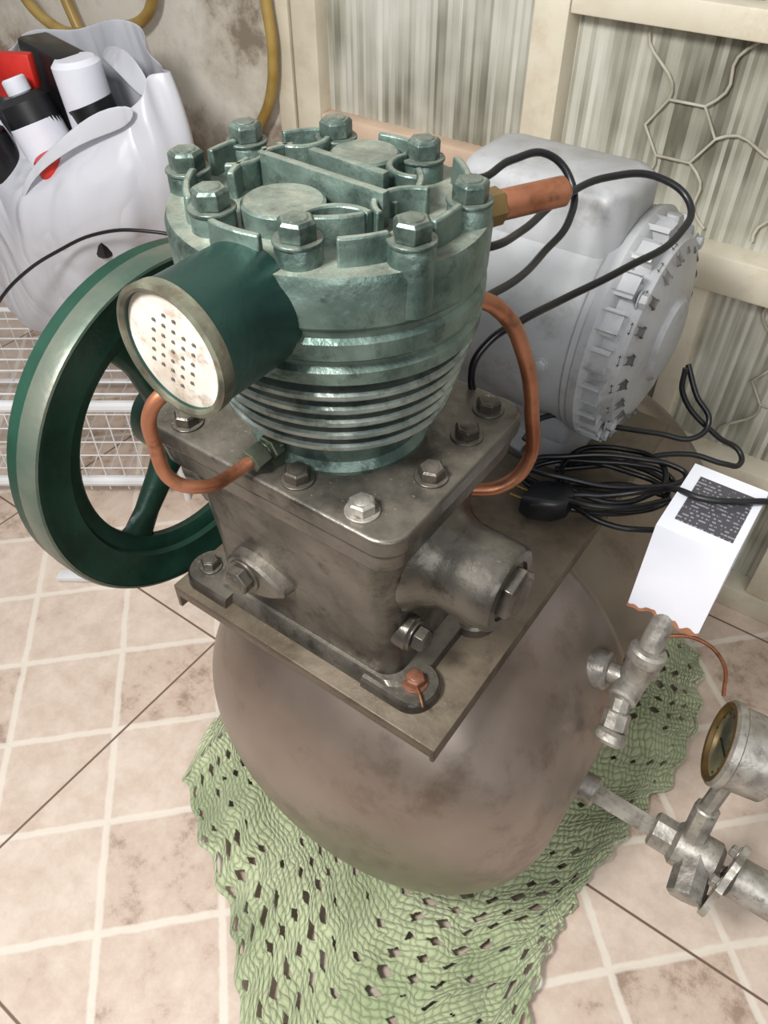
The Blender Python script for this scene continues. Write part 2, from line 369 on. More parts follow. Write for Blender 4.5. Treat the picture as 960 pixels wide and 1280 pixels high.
for i,(x,y,m_) in enumerate([(-.208,.342,M_rust),(-.468,.335,M_case),(-.205,.45,M_case),(-.468,.46,M_case)]):
    sx=1 if x>BX else -1
    bm=bmesh.new()
    r=.027; sec=[]
    for zz,rr in ((0,r),(.010,r*.97),(.013,r*.88)):
        ring=[]
        for kk in range(25):
            a=R(-90+180*kk/24); ring.append(bm.verts.new((x+sx*rr*math.cos(a)*.9,y+rr*math.sin(a),PZ+zz)))
        ring.append(bm.verts.new((x-sx*.045,y+rr,PZ+zz))); ring.append(bm.verts.new((x-sx*.045,y-rr,PZ+zz)))
        sec.append(ring)
    for A,B in zip(sec[:-1],sec[1:]):
        for kk in range(len(A)): bm.faces.new((A[kk],A[(kk+1)%len(A)],B[(kk+1)%len(A)],B[kk]))
    bm.faces.new(sec[0]); bm.faces.new(sec[-1])
    finish(bm,'crankcase_foot_%d'%i,M_case,AC,30)
    hexbolt('foot_bolt_%d'%i,(x,y,PZ+.013),(0,0,1),.017,.009,m_,AC)
tube('lock_wire',[(-.205,.338,PZ+.018),(-.195,.330,PZ+.019),(-.186,.322,PZ+.017)],.0012,M_copper,AC)
CZ=.660
lathe('crank_hub',[(0,0),(.058,0),(.058,.010),(.047,.022),(.0415,.034),(.040,.080),(.0375,.084),(.028,.0845),(.028,.0815),(0,.0815)],(-.234,BY,CZ),(1,0,0),M_case,AC,48)
hexbolt('crank_hub_plug',(-.153,BY,CZ),(1,0,0),.044,.014,M_case,AC,washer=False,spin=.2)
lathe('drain_boss',cylprof(.017,.024,.003),(-.24,.352,.59),(1,0,0),M_case,AC,32)
hexbolt('drain_plug',(-.217,.352,.59),(1,0,0),.021,.012,M_case,AC)
bm=bmesh.new(); ring0=[];ring1=[];ring2=[]
OX,OZ=-.386,.597
for k in range(40):
    a=2*math.pi*k/40; x=math.cos(a)*.024; z=math.sin(a)*.024
    if x>0: x*=2.0; z*=(1-.35*math.cos(a)**2)
    ring0.append(bm.verts.new((OX+x*1.15,.345,OZ+z*1.15))); ring1.append(bm.verts.new((OX+x,.314,OZ+z))); ring2.append(bm.verts.new((OX+x*.9,.311,OZ+z*.9)))
for A,B in ((ring0,ring1),(ring1,ring2)):
    for k in range(40): bm.faces.new((A[k],A[(k+1)%40],B[(k+1)%40],B[k]))
bm.faces.new(ring2)
finish(bm,'oil_plug_boss',M_case,AC,30)
hexbolt('oil_plug',(OX,.312,OZ),(0,-1,0),.025,.012,M_case,AC)
lathe('crank_bearing_housing',[(0,0),(.06,0),(.058,.02),(.05,.035),(.05,.05),(0,.05)],(-.437,BY,CZ),(-1,0,0),M_case,AC,48)
cyl('crank_shaft',(-.48,BY,CZ),(-.585,BY,CZ),.016,M_case,AC)

# ---- cylinder barrel with fins
HX,HY=-.318,.383
lathe('cylinder_barrel',[(0,.772),(.074,.772),(.074,.776),(.069,.782),(.068,.80),(.074,.868),(0,.868)],(HX,HY,0),(0,0,1),M_teal,AC,64,(1,.94))
for i in range(5):
    z=.812+i*.0132; r=.090+.0034*i
    lathe('cooling_fin_%d'%i,[(.06,z-.0046),(r-.0015,z-.0034),(r,z-.0016),(r,z+.0012),(r-.002,z+.0028),(.06,z+.0046)],(HX,HY,0),(0,0,1),M_fin,AC,72,(1,.94))
HR=.109
lathe('head_body',[(0,.874),(HR*.93,.874),(HR*.985,.877),(HR*.99,.886),(HR*.955,.889),(HR*.955,.892),(HR,.896),(HR,.907),(HR*.97,.910),(HR*.97,.914),(HR,.918),(HR*1.005,.944),(HR*.985,.9495),(0,.9495)],(HX,HY,0),(0,0,1),M_teal,AC,96,(1,.93))
ZT=.9495
bolts=[(-.4085,.406),(-.362,.449),(-.290,.452),(-.229,.412),(-.228,.347),(-.281,.310),(-.350,.312),(-.405,.346)]
for i,(x,y) in enumerate(bolts):
    lathe('head_bolt_boss_%d'%i,[(0,-.03),(.0142,-.03),(.0142,.009),(.013,.0115),(0,.0115)],(x,y,ZT),(0,0,1),M_teal,AC,32)
    hexbolt('head_bolt_%d'%i,(x,y,ZT+.0115),(0,0,1),.0205,.0115,M_bolt,AC)
lathe('valve_cap_front',[(0,0),(.027,0),(.0265,.012),(.0245,.0135),(0,.0135)],(-.322,.345,ZT),(0,0,1),M_teal,AC,48)
lathe('valve_cap_rear',[(0,0),(.025,0),(.0245,.012),(.0225,.0135),(0,.0135)],(-.328,.437,ZT),(0,0,1),M_teal,AC,48)
obox('head_rib_long',(-.317,.377,ZT+.010),(.104,.0066,.024),R(-3),M_teal,AC,.0012)
obox('head_rib_short',(-.318,.405,ZT+.009),(.066,.0066,.022),R(-4),M_teal,AC,.0012)
obox('head_rib_mid',(-.312,.391,ZT+.005),(.09,.0045,.010),R(-3),M_teal,AC,.0012)
for i,(cx,cy,r,a0,a1) in enumerate([
    (HX,HY,.090,-100,-76),(HX,HY,.088,-48,-28),(HX,HY,.092,-10,8),(HX,HY,.09,34,56),(HX,HY,.083,82,102),(HX,HY,.086,128,150),(HX,HY,.092,172,188),(HX,HY,.088,206,238),
    (HX,HY,.060,-62,-30),(HX,HY,.060,20,48),(HX,HY,.062,150,176),(HX,HY,.062,186,212),
    (-.25,.381,.024,100,250),(-.272,.333,.024,70,190),(-.395,.378,.022,-60,60),(-.378,.428,.02,-100,30),(-.280,.433,.02,150,300)]):
    arcfin('head_rib_arc_%d'%i,cx,cy,r,a0,a1,.0068,ZT-.002,ZT+.017,M_teal,AC)

# ---- intake filter (axis -Y)
fx,fz=-.309,.920; fr=.0395; fy0,fy1=.228,.300
lathe('intake_filter_can',[(0,0),(fr-.004,0),(fr-.001,.002),(fr,.004),(fr,.060),(fr+.0008,.0615),(fr+.0008,.070),(fr-.003,.0705),(fr-.0035,.067),(0,.067)],(fx,fy1,fz),(0,-1,0),M_tealD,AC,64)
lathe('intake_filter_rim',[(fr-.0025,.064),(fr+.0014,.064),(fr+.0018,.0725),(fr-.001,.0735),(fr-.0030,.0725)],(fx,fy1,fz),(0,-1,0),M_rim,AC,64,closed=True)
lathe('intake_filter_face',[(fr-.002,0),(fr-.006,.0006),(0,.0012)],(fx,fy1-.0685,fz),(0,-1,0),M_face,AC,48)
bm=bmesh.new()
for i in range(-3,4):
    for j in range(-3,4):
        x=i*.0074+j*.0020; z=j*.0070-i*.0014
        if x*x+z*z<.0225**2: lathe_bm(bm,[(0,0),(.0011,0),(.0011,.0006),(0,.0008)],axmat((fx+x,fy1-.0697,fz+z),(0,-1,0)),10)
finish(bm,'intake_filter_holes',M_hole,AC,30)
cyl('intake_neck',(fx+.006,.335,.906),(fx+.003,.292,.912),.030,M_tealD,AC,40,.004)

# ---- copper pipes
tube('copper_tube_front',[(-.328,.245,.884),(-.340,.228,.868),(-.344,.226,.835),(-.340,.230,.805),(-.330,.248,.792),(-.331,.275,.784),(-.327,.297,.787)],.0050,M_copper,AC)
cyl('tube_nut',(-.328,.290,.785),(-.3265,.304,.787),.0095,M_fitting,AC,6,.001)
cyl('tube_fitting',(-.3265,.303,.787),(-.325,.340,.787),.0075,M_fitting,AC,24,.001)
cyl('tube_fitting_nut',(-.3255,.322,.787),(-.325,.334,.787),.0115,M_fitting,AC,6,.001)
cyl('tube_fitting_nut_2',(-.326,.306,.787),(-.3255,.316,.787),.0110,M_fitting,AC,6,.001)
cyl('tube_fitting_stem',(-.3255,.314,.770),(-.3255,.314,.792),.010,M_fitting,AC,6,.001)
tube('copper_tube_side',[(-.235,.435,.885),(-.222,.452,.872),(-.2115,.486,.82),(-.203,.503,.755),(-.198,.500,.70),(-.212,.484,.677),(-.24,.46,.675)],.0066,M_copper,AC)
cyl('discharge_nut',(-.274,.453,.922),(-.250,.495,.925),.0135,M_brass,AC,6,.001)
cyl('discharge_pipe',(-.254,.488,.9245),(-.221,.545,.926),.0110,M_copper,AC,32,.005)

# ---- flywheel (axis X)
wx=-.545; WR=.184
lathe('flywheel_rim',[(WR,.002),(WR,.022),(WR-.002,.025),(WR-.009,.025),(WR-.012,.023),(WR-.038,.0225),(WR-.041,.017),(WR-.052,.0155),(WR-.056,.012),(WR-.056,.004),(WR-.053,.002)],(wx,BY,CZ),(1,0,0),M_wheel,AC,96,closed=True)
M_tread=mat('worn_tread',srgb(108,112,100),srgb(66,86,74),.35,.45,9,.2,60,lo=.40,hi=.66)
lathe('flywheel_tread',[(WR+.0002,.0022),(WR+.0010,.003),(WR+.0010,.022),(WR-.001,.0258),(WR-.0035,.0262)],(wx,BY,CZ),(1,0,0),M_tread,AC,96)
lathe('flywheel_web_lip',[(WR,-.012),(WR-.006,-.014),(WR-.012,-.012),(WR-.012,.003),(WR,.003)],(wx,BY,CZ),(1,0,0),M_wheel,AC,96,closed=True)
lathe('flywheel_hub',[(0,-.03),(.036,-.03),(.038,-.027),(.038,.022),(.034,.03),(0,.03)],(wx,BY,CZ),(1,0,0),M_wheel,AC,40)
for i,a in enumerate((-133,110,-10)):
    bm=bmesh.new(); c,s=math.cos(R(a)),math.sin(R(a)); rings=[]
    for rr,hw,ht in ((.02,.024,.014),(.06,.017,.012),(.10,.015,.010),(.122,.020,.007),(.136,.032,.005)):
        ring=[]
        for k in range(12):
            b_=2*math.pi*k/12; w=hw*math.cos(b_); t=ht*math.sin(b_)
            ring.append(bm.verts.new((wx+.006+t,BY+rr*c-w*s,CZ+rr*s+w*c)))
        rings.append(ring)
    for A,B in zip(rings[:-1],rings[1:]):
        for k in range(12): bm.faces.new((A[k],A[(k+1)%12],B[(k+1)%12],B[k]))
    bm.faces.new(rings[0]); bm.faces.new(rings[-1])
    finish(bm,'flywheel_spoke_%d'%i,M_wheel,AC,50)

# ---- motor
MY,MZ,MR=.80,.683,.128
lathe('motor_pulley',[(0,-.02),(.04,-.02),(.034,0),(.04,.02),(0,.02)],(-.52,MY,MZ),(1,0,0),M_case,AC,40)
cyl('motor_shaft',(-.54,MY,MZ),(-.45,MY,MZ),.012,M_steel,AC)
lathe('motor_body',[(0,0),(.07,0),(.11,.008),(MR-.004,.02),(MR,.03),(MR,.215),(MR+.003,.218),(MR+.003,.226),(MR-.002,.228)],(-.46,MY,MZ),(1,0,0),M_motor,AC,96)
lathe('motor_end_bell',[(MR-.002,0),(MR+.005,.002),(MR+.007,.012),(MR+.002,.018),(MR-.010,.022),(MR-.012,.034),(MR-.02,.046),(MR-.045,.054),(MR-.07,.056),(.05,.058),(.045,.064),(.03,.067),(0,.067)],(-.236,MY,MZ),(1,0,0),M_motor,AC,96)
lathe('motor_center_seam',[(MR-.002,-.002),(MR+.0018,-.001),(MR+.0018,.001),(MR-.002,.002)],(-.40,MY,MZ),(1,0,0),M_motor,AC,96,closed=True)
for k in range(20):
    a=R(18*k+6); c,s=math.cos(a),math.sin(a)
    rot=Matrix.Rotation(a,4,'X')
    obox('motor_bell_lug_%d'%k,(-.213,MY+(MR-.006)*c,MZ+(MR-.006)*s),(.020,.016,.020),0,M_motor,AC,.004,rot=rot)
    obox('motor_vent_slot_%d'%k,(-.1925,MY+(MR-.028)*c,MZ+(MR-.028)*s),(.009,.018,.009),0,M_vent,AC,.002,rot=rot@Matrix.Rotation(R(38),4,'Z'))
for k in range(4):
    a=R(45+90*k); hexbolt('motor_through_bolt_%d'%k,(-.197,MY+.112*math.cos(a),MZ+.112*math.sin(a)),(1,0,0),.014,.008,M_motor,AC)
for i,(x,a) in enumerate([(-.255,110),(-.27,180),(-.44,150)]):
    hexbolt('motor_screw_%d'%i,(x,MY+MR*math.cos(R(a)),MZ+MR*math.sin(R(a))),(0,math.cos(R(a)),math.sin(R(a))),.012,.004,M_motor,AC)
loft('motor_foot',[(PZ,-.33,MY,.10,.095,.01),(PZ+.008,-.33,MY,.10,.095,.01),(PZ+.02,-.33,MY,.085,.07,.01),(MZ-.09,-.33,MY,.085,.08,.01)],M_motor,AC,n=4)
loft('capacitor_cover',[(.775,-.33,.782,.096,.056,.022),(.836,-.33,.782,.095,.055,.022),(.846,-.33,.782,.092,.052,.022),(.852,-.33,.782,.086,.046,.02),(.855,-.33,.782,.076,.036,.016)],M_motor,AC,n=8,smooth=60)
box('capacitor_cover_flange',(-.43,.722,.772),(-.23,.842,.779),M_motor,AC,.003)
hexbolt('capacitor_screw',(-.262,.728,.78),(0,-1,.5),.012,.004,M_motor,AC)

# ---- upper tank fitting, tee, drain cock, riser
cyl('tank_port_upper',(-.118,.553,.392),(-.076,.556,.402),.023,M_steel,AC,32,.003)
cyl('port_nipple',(-.085,.556,.400),(-.055,.559,.402),.013,M_steel,AC,24)
cyl('tee_body',(-.051,.530,.398),(-.049,.588,.406),.0165,M_steel,AC,24,.003)
cyl('tee_collar',(-.050,.575,.404),(-.049,.591,.406),.0205,M_steel,AC,24,.003)
cyl('cock_nipple',(-.051,.535,.398),(-.047,.520,.384),.011,M_steel,AC,8)
cyl('cock_body',(-.048,.524,.388),(-.045,.508,.373),.015,M_steel,AC,8,.002)
cyl('cock_end',(-.045,.508,.373),(-.044,.496,.362),.0185,M_steel,AC,20,.004)
cyl('riser_lower',(-.05,.560,.405),(-.048,.568,.440),.0175,M_steel,AC,24,.003)
cyl('riser_elbow_collar',(-.048,.567,.436),(-.047,.572,.454),.021,M_steel,AC,24,.003)
cyl('riser_pipe',(-.048,.572,.45),(-.046,.605,.500),.013,M_steel,AC,24)
# ---- lower outlet: pipe, valve, gauge
oy,oz=.522,.2
cyl('tank_port_lower',(-.082,oy,oz),(-.034,oy,oz),.020,M_steel,AC,32,.003)
cyl('outlet_hex_nipple',(-.062,oy,oz),(.045,oy,oz),.0135,M_steel,AC,6,.001)
cyl('valve_union',(.040,oy,oz),(.072,oy,oz),.023,M_steel,AC,8,.003)
cyl('valve_body',(.066,oy,oz),(.125,oy,oz),.028,M_steel,AC,24,.006)
cyl('valve_bonnet',(.098,oy-.004,oz+.005),(.104,oy-.056,oz-.008),.022,M_steel,AC,8,.003)
bm=bmesh.new(); Mx=axmat((.135,oy-.012,oz+.0),(1,-.18,0)); rr=[]
for zz in (-.004,.004):
    rr.append([bm.verts.new(Mx@Vector(((.048+.004*math.cos(8*2*math.pi*k/64))*math.cos(2*math.pi*k/64),(.048+.004*math.cos(8*2*math.pi*k/64))*math.sin(2*math.pi*k/64),zz))) for k in range(64)])
for k in range(64): bm.faces.new((rr[0][k],rr[0][(k+1)%64],rr[1][(k+1)%64],rr[1][k]))
bm.faces.new(rr[0]); bm.faces.new(rr[1])
finish(bm,'valve_flange',M_steel,AC,30)
for k in range(4):
    a=R(40+90*k); p=Mx@Vector((.036*math.cos(a),.036*math.sin(a),-.004)); hexbolt('valve_flange_bolt_%d'%k,p,(-1,.18,0),.014,.008,M_steel,AC)
cyl('outlet_pipe_big',(.138,oy,oz),(.34,oy+.01,oz-.01),.026,M_steel,AC,32,.003)
cyl('gauge_stem_low',(.085,oy+.005,oz+.02),(.082,oy+.02,oz+.075),.015,M_steel,AC,8,.002)
cyl('gauge_stem',(.082,oy+.02,oz+.07),(.086,oy+.04,oz+.14),.010,M_steel,AC,8,.001)
gc=Vector((.066,.565,.372)); gn=Vector((-.95,-.22,.12)).normalized()
lathe('gauge_case',[(0,-.05),(.040,-.05),(.046,-.045),(.047,-.004),(.050,-.002),(.050,.006),(.046,.009),(.043,.009),(.043,.003),(0,.003)],gc,gn,M_steel,AC,64)
lathe('gauge_dial',[(.043,.0035),(0,.0042)],gc,gn,M_glassd,AC,48)
lathe('gauge_bezel',[(.040,.004),(.0455,.004),(.0465,.0095),(.0435,.0105),(.0405,.009)],gc,gn,M_brass,AC,64,closed=True)
Mg=axmat(gc+gn*.006,gn)
bm=bmesh.new()
for s_ in range(9):
    a=R(-30+30*s_); p=Mg@Vector((.034*math.cos(a),.034*math.sin(a),0)); lathe_bm(bm,[(0,0),(.0015,0),(.0015,.0006),(0,.0006)],axmat(p,gn),8)
finish(bm,'gauge_marks',M_dark,AC,0)
tube('gauge_needle',[Mg@Vector((-.008,-.004,0)),Mg@Vector((.026,.014,0))],.0009,M_black,AC)
tube('rear_drain_tube',[(-.06,.72,.30),(-.01,.74,.31),(.03,.74,.29),(.05,.73,.24)],.0028,M_copper,AC)

# ============================================================ CABLE + PLUG
PC=empty('power_cord')
cr=.0034
tube('cord_loop_a',[(-.345,.50,.91),(-.325,.545,.916),(-.312,.575,.904),(-.306,.618,.907),(-.288,.659,.902),(-.266,.664,.880),(-.252,.636,.862),(-.251,.588,.851),(-.247,.539,.851),(-.248,.48,.858)],cr,M_black,PC)
tube('cord_loop_b',[(-.28,.49,.885),(-.265,.512,.882),(-.262,.560,.877),(-.262,.632,.879),(-.246,.697,.881),(-.21,.74,.874),(-.180,.742,.858),(-.172,.706,.845),(-.192,.629,.836),(-.219,.563,.827),(-.232,.518,.825),(-.247,.495,.812),(-.253,.482,.79),(-.24,.49,.74),(-.23,.55,.66),(-.25,.62,.61)],cr,M_black,PC)
tube('cord_run',[(-.27,.66,.585),(-.265,.691,.600),(-.200,.744,.583),(-.150,.78,.572),(-.111,.798,.572),(-.105,.818,.585),(-.13,.825,.61),(-.152,.834,.640)],cr,M_black,PC)
tube('cord_run_b',[(-.152,.825,.64),(-.145,.82,.61),(-.09,.825,.565),(-.061,.832,.55),(-.055,.815,.545),(-.069,.80,.55),(-.11,.79,.552),(-.18,.735,.54),(-.235,.69,.535)],cr,M_black,PC)
random.seed(7)
for j in range(6):
    cx,cy=-.168+random.uniform(-.018,.016),.694+random.uniform(-.018,.018)
    ax,bx=.084+random.uniform(-.026,.014),.042+random.uniform(-.020,.016); ph=R(32+random.uniform(-24,24)); pts=[]
    for k in range(12):
        a=2*math.pi*k/12; u_,v_=ax*math.cos(a),bx*math.sin(a)
        pts.append((cx+u_*math.cos(ph)-v_*math.sin(ph),cy+u_*math.sin(ph)+v_*math.cos(ph),.527+.007*j+random.uniform(-.002,.005)))
    tube('cord_coil_%d'%j,pts,cr,M_black,PC,cyclic=True)
tube('cord_tail',[(-.205,.632,.548),(-.19,.64,.556),(-.16,.655,.56),(-.11,.67,.585),(-.088,.650,.612),(-.062,.642,.6205),(-.03,.66,.620),(-.004,.682,.616),(.06,.73,.57),(.12,.76,.5)],cr,M_black,PC)
tube('cord_to_plug',[(-.10,.70,.552),(-.13,.66,.555),(-.165,.635,.557),(-.195,.628,.556)],cr,M_black,PC)
loft('plug_body',[(-.190,.632,.545,.012,.013,.006),(-.200,.630,.545,.022,.016,.008),(-.225,.622,.543,.024,.017,.009),(-.238,.620,.542,.019,.013,.007)],M_black,PC,axis='x')
cyl('plug_pin_1',(-.237,.613,.543),(-.256,.610,.545),.0022,M_brass,PC,12,.0005)
cyl('plug_pin_2',(-.237,.628,.543),(-.256,.626,.545),.0022,M_brass,PC,12,.0005)

# ============================================================ WHITE BOX over the pressure switch
WB=empty('cardboard_box')
x0,x1,y0,y1,z0,z1=-.088,-.010,.588,.700,.486,.613
n=24; per=[(x0,y0),(x1,y0),(x1,y1),(x0,y1)]
loop=[]
for k in range(4):
    a=Vector(per[k]);b_=Vector(per[(k+1)%4])
    for i in range(n): loop.append(a.lerp(b_,i/n))
def lowz(p,o): return z0+.006*noise.noise(Vector((p.x*90,p.y*90,0)))+(.012*max(0,noise.noise(Vector((p.x*40,p.y*40,5)))))+o
bm=bmesh.new()
T=[bm.verts.new((p.x,p.y,z1)) for p in loop]
Bv=[bm.verts.new((p.x,p.y,lowz(p,0))) for p in loop]
for k in range(len(loop)): k2=(k+1)%len(loop); bm.faces.new((T[k],T[k2],Bv[k2],Bv[k]))
bm.faces.new(T)
ob=finish(bm,'box_shell',M_white,WB,0); sm=ob.modifiers.new('s','SOLIDIFY'); sm.thickness=.002; sm.offset=-1
bm=bmesh.new()
A=[bm.verts.new((p.x+(p.x-(x0+x1)/2)*.012,p.y+(p.y-(y0+y1)/2)*.008,lowz(p,.002+.012*abs(noise.noise(Vector((p.x*70,p.y*70,9))))))) for p in loop]
B=[bm.verts.new((p.x+(p.x-(x0+x1)/2)*.012,p.y+(p.y-(y0+y1)/2)*.008,lowz(p,-.0015))) for p in loop]
for k in range(len(loop)): k2=(k+1)%len(loop); bm.faces.new((A[k],A[k2],B[k2],B[k]))
finish(bm,'box_torn_edge',M_brown,WB,0)
def label_mat():
    m,nt,b=newmat('printed_label'); N=nt.nodes; L=nt.links
    geo=N.new('ShaderNodeNewGeometry'); sx=N.new('ShaderNodeSeparateXYZ'); L.new(geo.outputs['Position'],sx.inputs[0])
    row=mathnode(nt,'FLOOR',mathnode(nt,'DIVIDE',sx.outputs['Y'],.0055))
    cb=N.new('ShaderNodeCombineXYZ'); L.new(mathnode(nt,'MULTIPLY',sx.outputs['X'],300),cb.inputs[0]); L.new(mathnode(nt,'MULTIPLY',row,3.7),cb.inputs[1])
    n=N.new('ShaderNodeTexNoise'); n.inputs['Scale'].default_value=1; n.inputs['Detail'].default_value=1; L.new(cb.outputs[0],n.inputs['Vector'])
    fr_=mathnode(nt,'FRACT',mathnode(nt,'DIVIDE',sx.outputs['Y'],.0055))
    t=mathnode(nt,'MULTIPLY',mathnode(nt,'GREATER_THAN',n.outputs['Fac'],.52),mathnode(nt,'LESS_THAN',fr_,.40))
    mx=N.new('ShaderNodeMix'); mx.data_type='RGBA'; L.new(t,mx.inputs['Factor']); mx.inputs['A'].default_value=srgb(72,70,76); mx.inputs['B'].default_value=srgb(140,140,144)
    L.new(mx.outputs['Result'],b.inputs['Base Color']); b.inputs['Roughness'].default_value=.4
    return m
box('box_label',(x0+.012,y0+.018,z1),(x1-.008,y1-.018,z1+.0008),label_mat(),WB,0)

# ============================================================ CROCHET BLANKET
def cloth_mat():
    m,nt,b=newmat('green_crochet_yarn'); N=nt.nodes; L=nt.links
    tc=N.new('ShaderNodeTexCoord'); geo=N.new('ShaderNodeNewGeometry')
    n=N.new('ShaderNodeTexNoise'); n.inputs['Scale'].default_value=7; n.inputs['Detail'].default_value=4; L.new(geo.outputs['Position'],n.inputs['Vector'])
    nd=N.new('ShaderNodeTexNoise'); nd.inputs['Scale'].default_value=.35; nd.inputs['Detail'].default_value=3; L.new(tc.outputs['UV'],nd.inputs['Vector'])
    sx=N.new('ShaderNodeSeparateXYZ'); L.new(tc.outputs['UV'],sx.inputs[0])
    wob=mathnode(nt,'MULTIPLY',mathnode(nt,'SUBTRACT',nd.outputs['Fac'],.5),2.2)
    U=mathnode(nt,'ADD',sx.outputs['X'],wob); V=mathnode(nt,'ADD',sx.outputs['Y'],wob)
    row=mathnode(nt,'FLOOR',V)
    U2=mathnode(nt,'ADD',U,mathnode(nt,'MULTIPLY',row,.5))
    a=mathnode(nt,'ABSOLUTE',mathnode(nt,'SINE',mathnode(nt,'MULTIPLY',mathnode(nt,'ADD',U2,mathnode(nt,'MULTIPLY',mathnode(nt,'FRACT',V),.45)),math.pi)))
    c=mathnode(nt,'SINE',mathnode(nt,'MULTIPLY',mathnode(nt,'FRACT',V),math.pi))
    h=mathnode(nt,'POWER',mathnode(nt,'MULTIPLY',mathnode(nt,'ADD',mathnode(nt,'MULTIPLY',a,.75),.25),mathnode(nt,'ADD',mathnode(nt,'MULTIPLY',c,.8),.2)),.6)
    fib=N.new('ShaderNodeTexNoise'); fib.inputs['Scale'].default_value=500; fib.inputs['Detail'].default_value=3; L.new(geo.outputs['Position'],fib.inputs['Vector'])
    cr_=N.new('ShaderNodeValToRGB'); L.new(n.outputs['Fac'],cr_.inputs['Fac']); e=cr_.color_ramp.elements
    e[0].position=.35; e[0].color=srgb(152,164,124); e[1].position=.65; e[1].color=srgb(188,196,156)
    mr=N.new('ShaderNodeMapRange'); L.new(mathnode(nt,'ADD',h,mathnode(nt,'MULTIPLY',fib.outputs['Fac'],.25)),mr.inputs['Value']); mr.inputs['From Min'].default_value=.3; mr.inputs['From Max'].default_value=.9; mr.inputs['To Min'].default_value=.60; mr.inputs['To Max'].default_value=1.05
    mx=N.new('ShaderNodeMix'); mx.data_type='RGBA'; mx.blend_type='MULTIPLY'; mx.inputs['Factor'].default_value=1
    L.new(cr_.outputs['Color'],mx.inputs['A']); L.new(mr.outputs['Result'],mx.inputs['B'])
    L.new(mx.outputs['Result'],b.inputs['Base Color']); b.inputs['Roughness'].default_value=.9
    bp=N.new('ShaderNodeBump'); bp.inputs['Strength'].default_value=.9; bp.inputs['Distance'].default_value=.0035
    L.new(mathnode(nt,'ADD',h,mathnode(nt,'MULTIPLY',fib.outputs['Fac'],.12)),bp.inputs['Height']); L.new(bp.outputs['Normal'],b.inputs['Normal'])
    b.inputs['Sheen Weight'].default_value=.3
    return m
def interp(poly,t):
    n=len(poly)-1; f=min(max(t,0),.99999)*n; i=int(f); f-=i
    return Vector(poly[i]).lerp(Vector(poly[i+1]),f)
front=[(-.60,.36),(-.578,.268),(-.48,.215),(-.37,.165),(-.29,.09),(-.19,.01),(-.08,.05),(-.01,.16),(.01,.27)]
back=[(-.60,.97),(-.52,.98),(-.44,.98),(-.36,.98),(-.28,.98),(-.2,.98),(-.12,.98),(-.05,.98),(0.0,.97)]
right=[(.01,.27),(.0,.38),(-.005,.47),(.02,.57),(.04,.70),(.045,.84),(0,.97)]
left=[(-.60,.36),(-.61,.5),(-.6,.7),(-.6,.97)]
NU,NV=240,330
bm=bmesh.new(); uvl=bm.loops.layers.uv.new('UVMap')
grid=[]
def edgewave(t,s): return .010*noise.noise(Vector((t*14,s,0)))+.005*math.sin(t*90+s)
for i in range(NU+1):
    row=[]; u=i/NU
    for j in range(NV+1):
        v=j/NV
        p=interp(front,u)*(1-v)+interp(back,u)*v + (interp(left,v)*(1-u)+interp(right,v)*u) - ((Vector(front[0])*(1-u)+Vector(front[-1])*u)*(1-v)+(Vector(back[0])*(1-u)+Vector(back[-1])*u)*v)
        x,y=p.x,p.y
        y+=edgewave(u,1)*(1-v)**3; x+=edgewave(v,5)*u**4-edgewave(v,9)*(1-u)**4
        x+=.006*noise.noise(Vector((x*9,y*9,1))); y+=.006*noise.noise(Vector((x*9,y*9,7)))
        dx,dy=x-TC[0],y-.5
        ang=math.atan2(dy,dx); dist=math.hypot(dx,dy)
        amp=min(1,max(0,(dist-.18)/.15))
        z=.006+amp*(.009*(1+math.sin(ang*11+3*noise.noise(Vector((x*5,y*5,3))))))+.016*amp*max(0,noise.noise(Vector((x*10,y*10,0))))+.006*amp*max(0,noise.noise(Vector((x*26,y*26,4))))
        z+=.020*math.exp(-((math.hypot(dx,max(0,.41-y))-.20)/.05)**2)*(.6+.6*noise.noise(Vector((x*14,y*14,2))))
        if y<yf1: rloc=TR*math.sqrt(max(0,1-((yf1-y)/(yf1-yf0))**2)) if y>yf0 else 0
        else: rloc=TR if y<.92 else TR*.9
        if abs(dx)<rloc: z=min(z,TC[2]-math.sqrt(rloc*rloc-dx*dx)-.006)
        row.append(bm.verts.new((x,y,max(.003,z))))
    grid.append(row)
for i in range(NU):
    for j in range(NV):
        hole=False
        nz=noise.noise(Vector((i*.019,j*.019,4)))
        P=11
        ii=i%P-5; jj=j%P-5; ci,cj=i//P,j//P
        d=abs(ii)+abs(jj)*1.1
        r_=2.3+1.3*noise.noise(Vector((ci*3.1,cj*2.7,8)))
        if nz>.05:
            hole = d<r_+.8
        elif nz>-.22:
            hole = d<r_ and (ci+cj)%2==0
        else:
            hole = (cj%3==0) and d<r_-.2
        if i<3 or j<3 or i>NU-4: hole=False
        if hole: continue
        f=bm.faces.new((grid[i][j],grid[i+1][j],grid[i+1][j+1],grid[i][j+1]))
        for l,(a,b_) in zip(f.loops,((i,j),(i+1,j),(i+1,j+1),(i,j+1))): l[uvl].uv=(a/3.1,b_/4.0)
loose=[v for v in bm.verts if not v.link_faces]
bmesh.ops.delete(bm,geom=loose,context='VERTS')
for f in bm.faces: f.normal_update()
me=bpy.data.meshes.new('crochet_blanket'); bm.to_mesh(me); bm.free(); me.materials.append(cloth_mat())
for p in me.polygons: p.use_smooth=True
ob=bpy.data.objects.new('crochet_blanket',me); scene.collection.objects.link(ob)
sm=ob.modifiers.new('s','SOLIDIFY'); sm.thickness=.0045; sm.offset=1
sb=ob.modifiers.new('sub','SUBSURF'); sb.levels=1; sb.render_levels=1

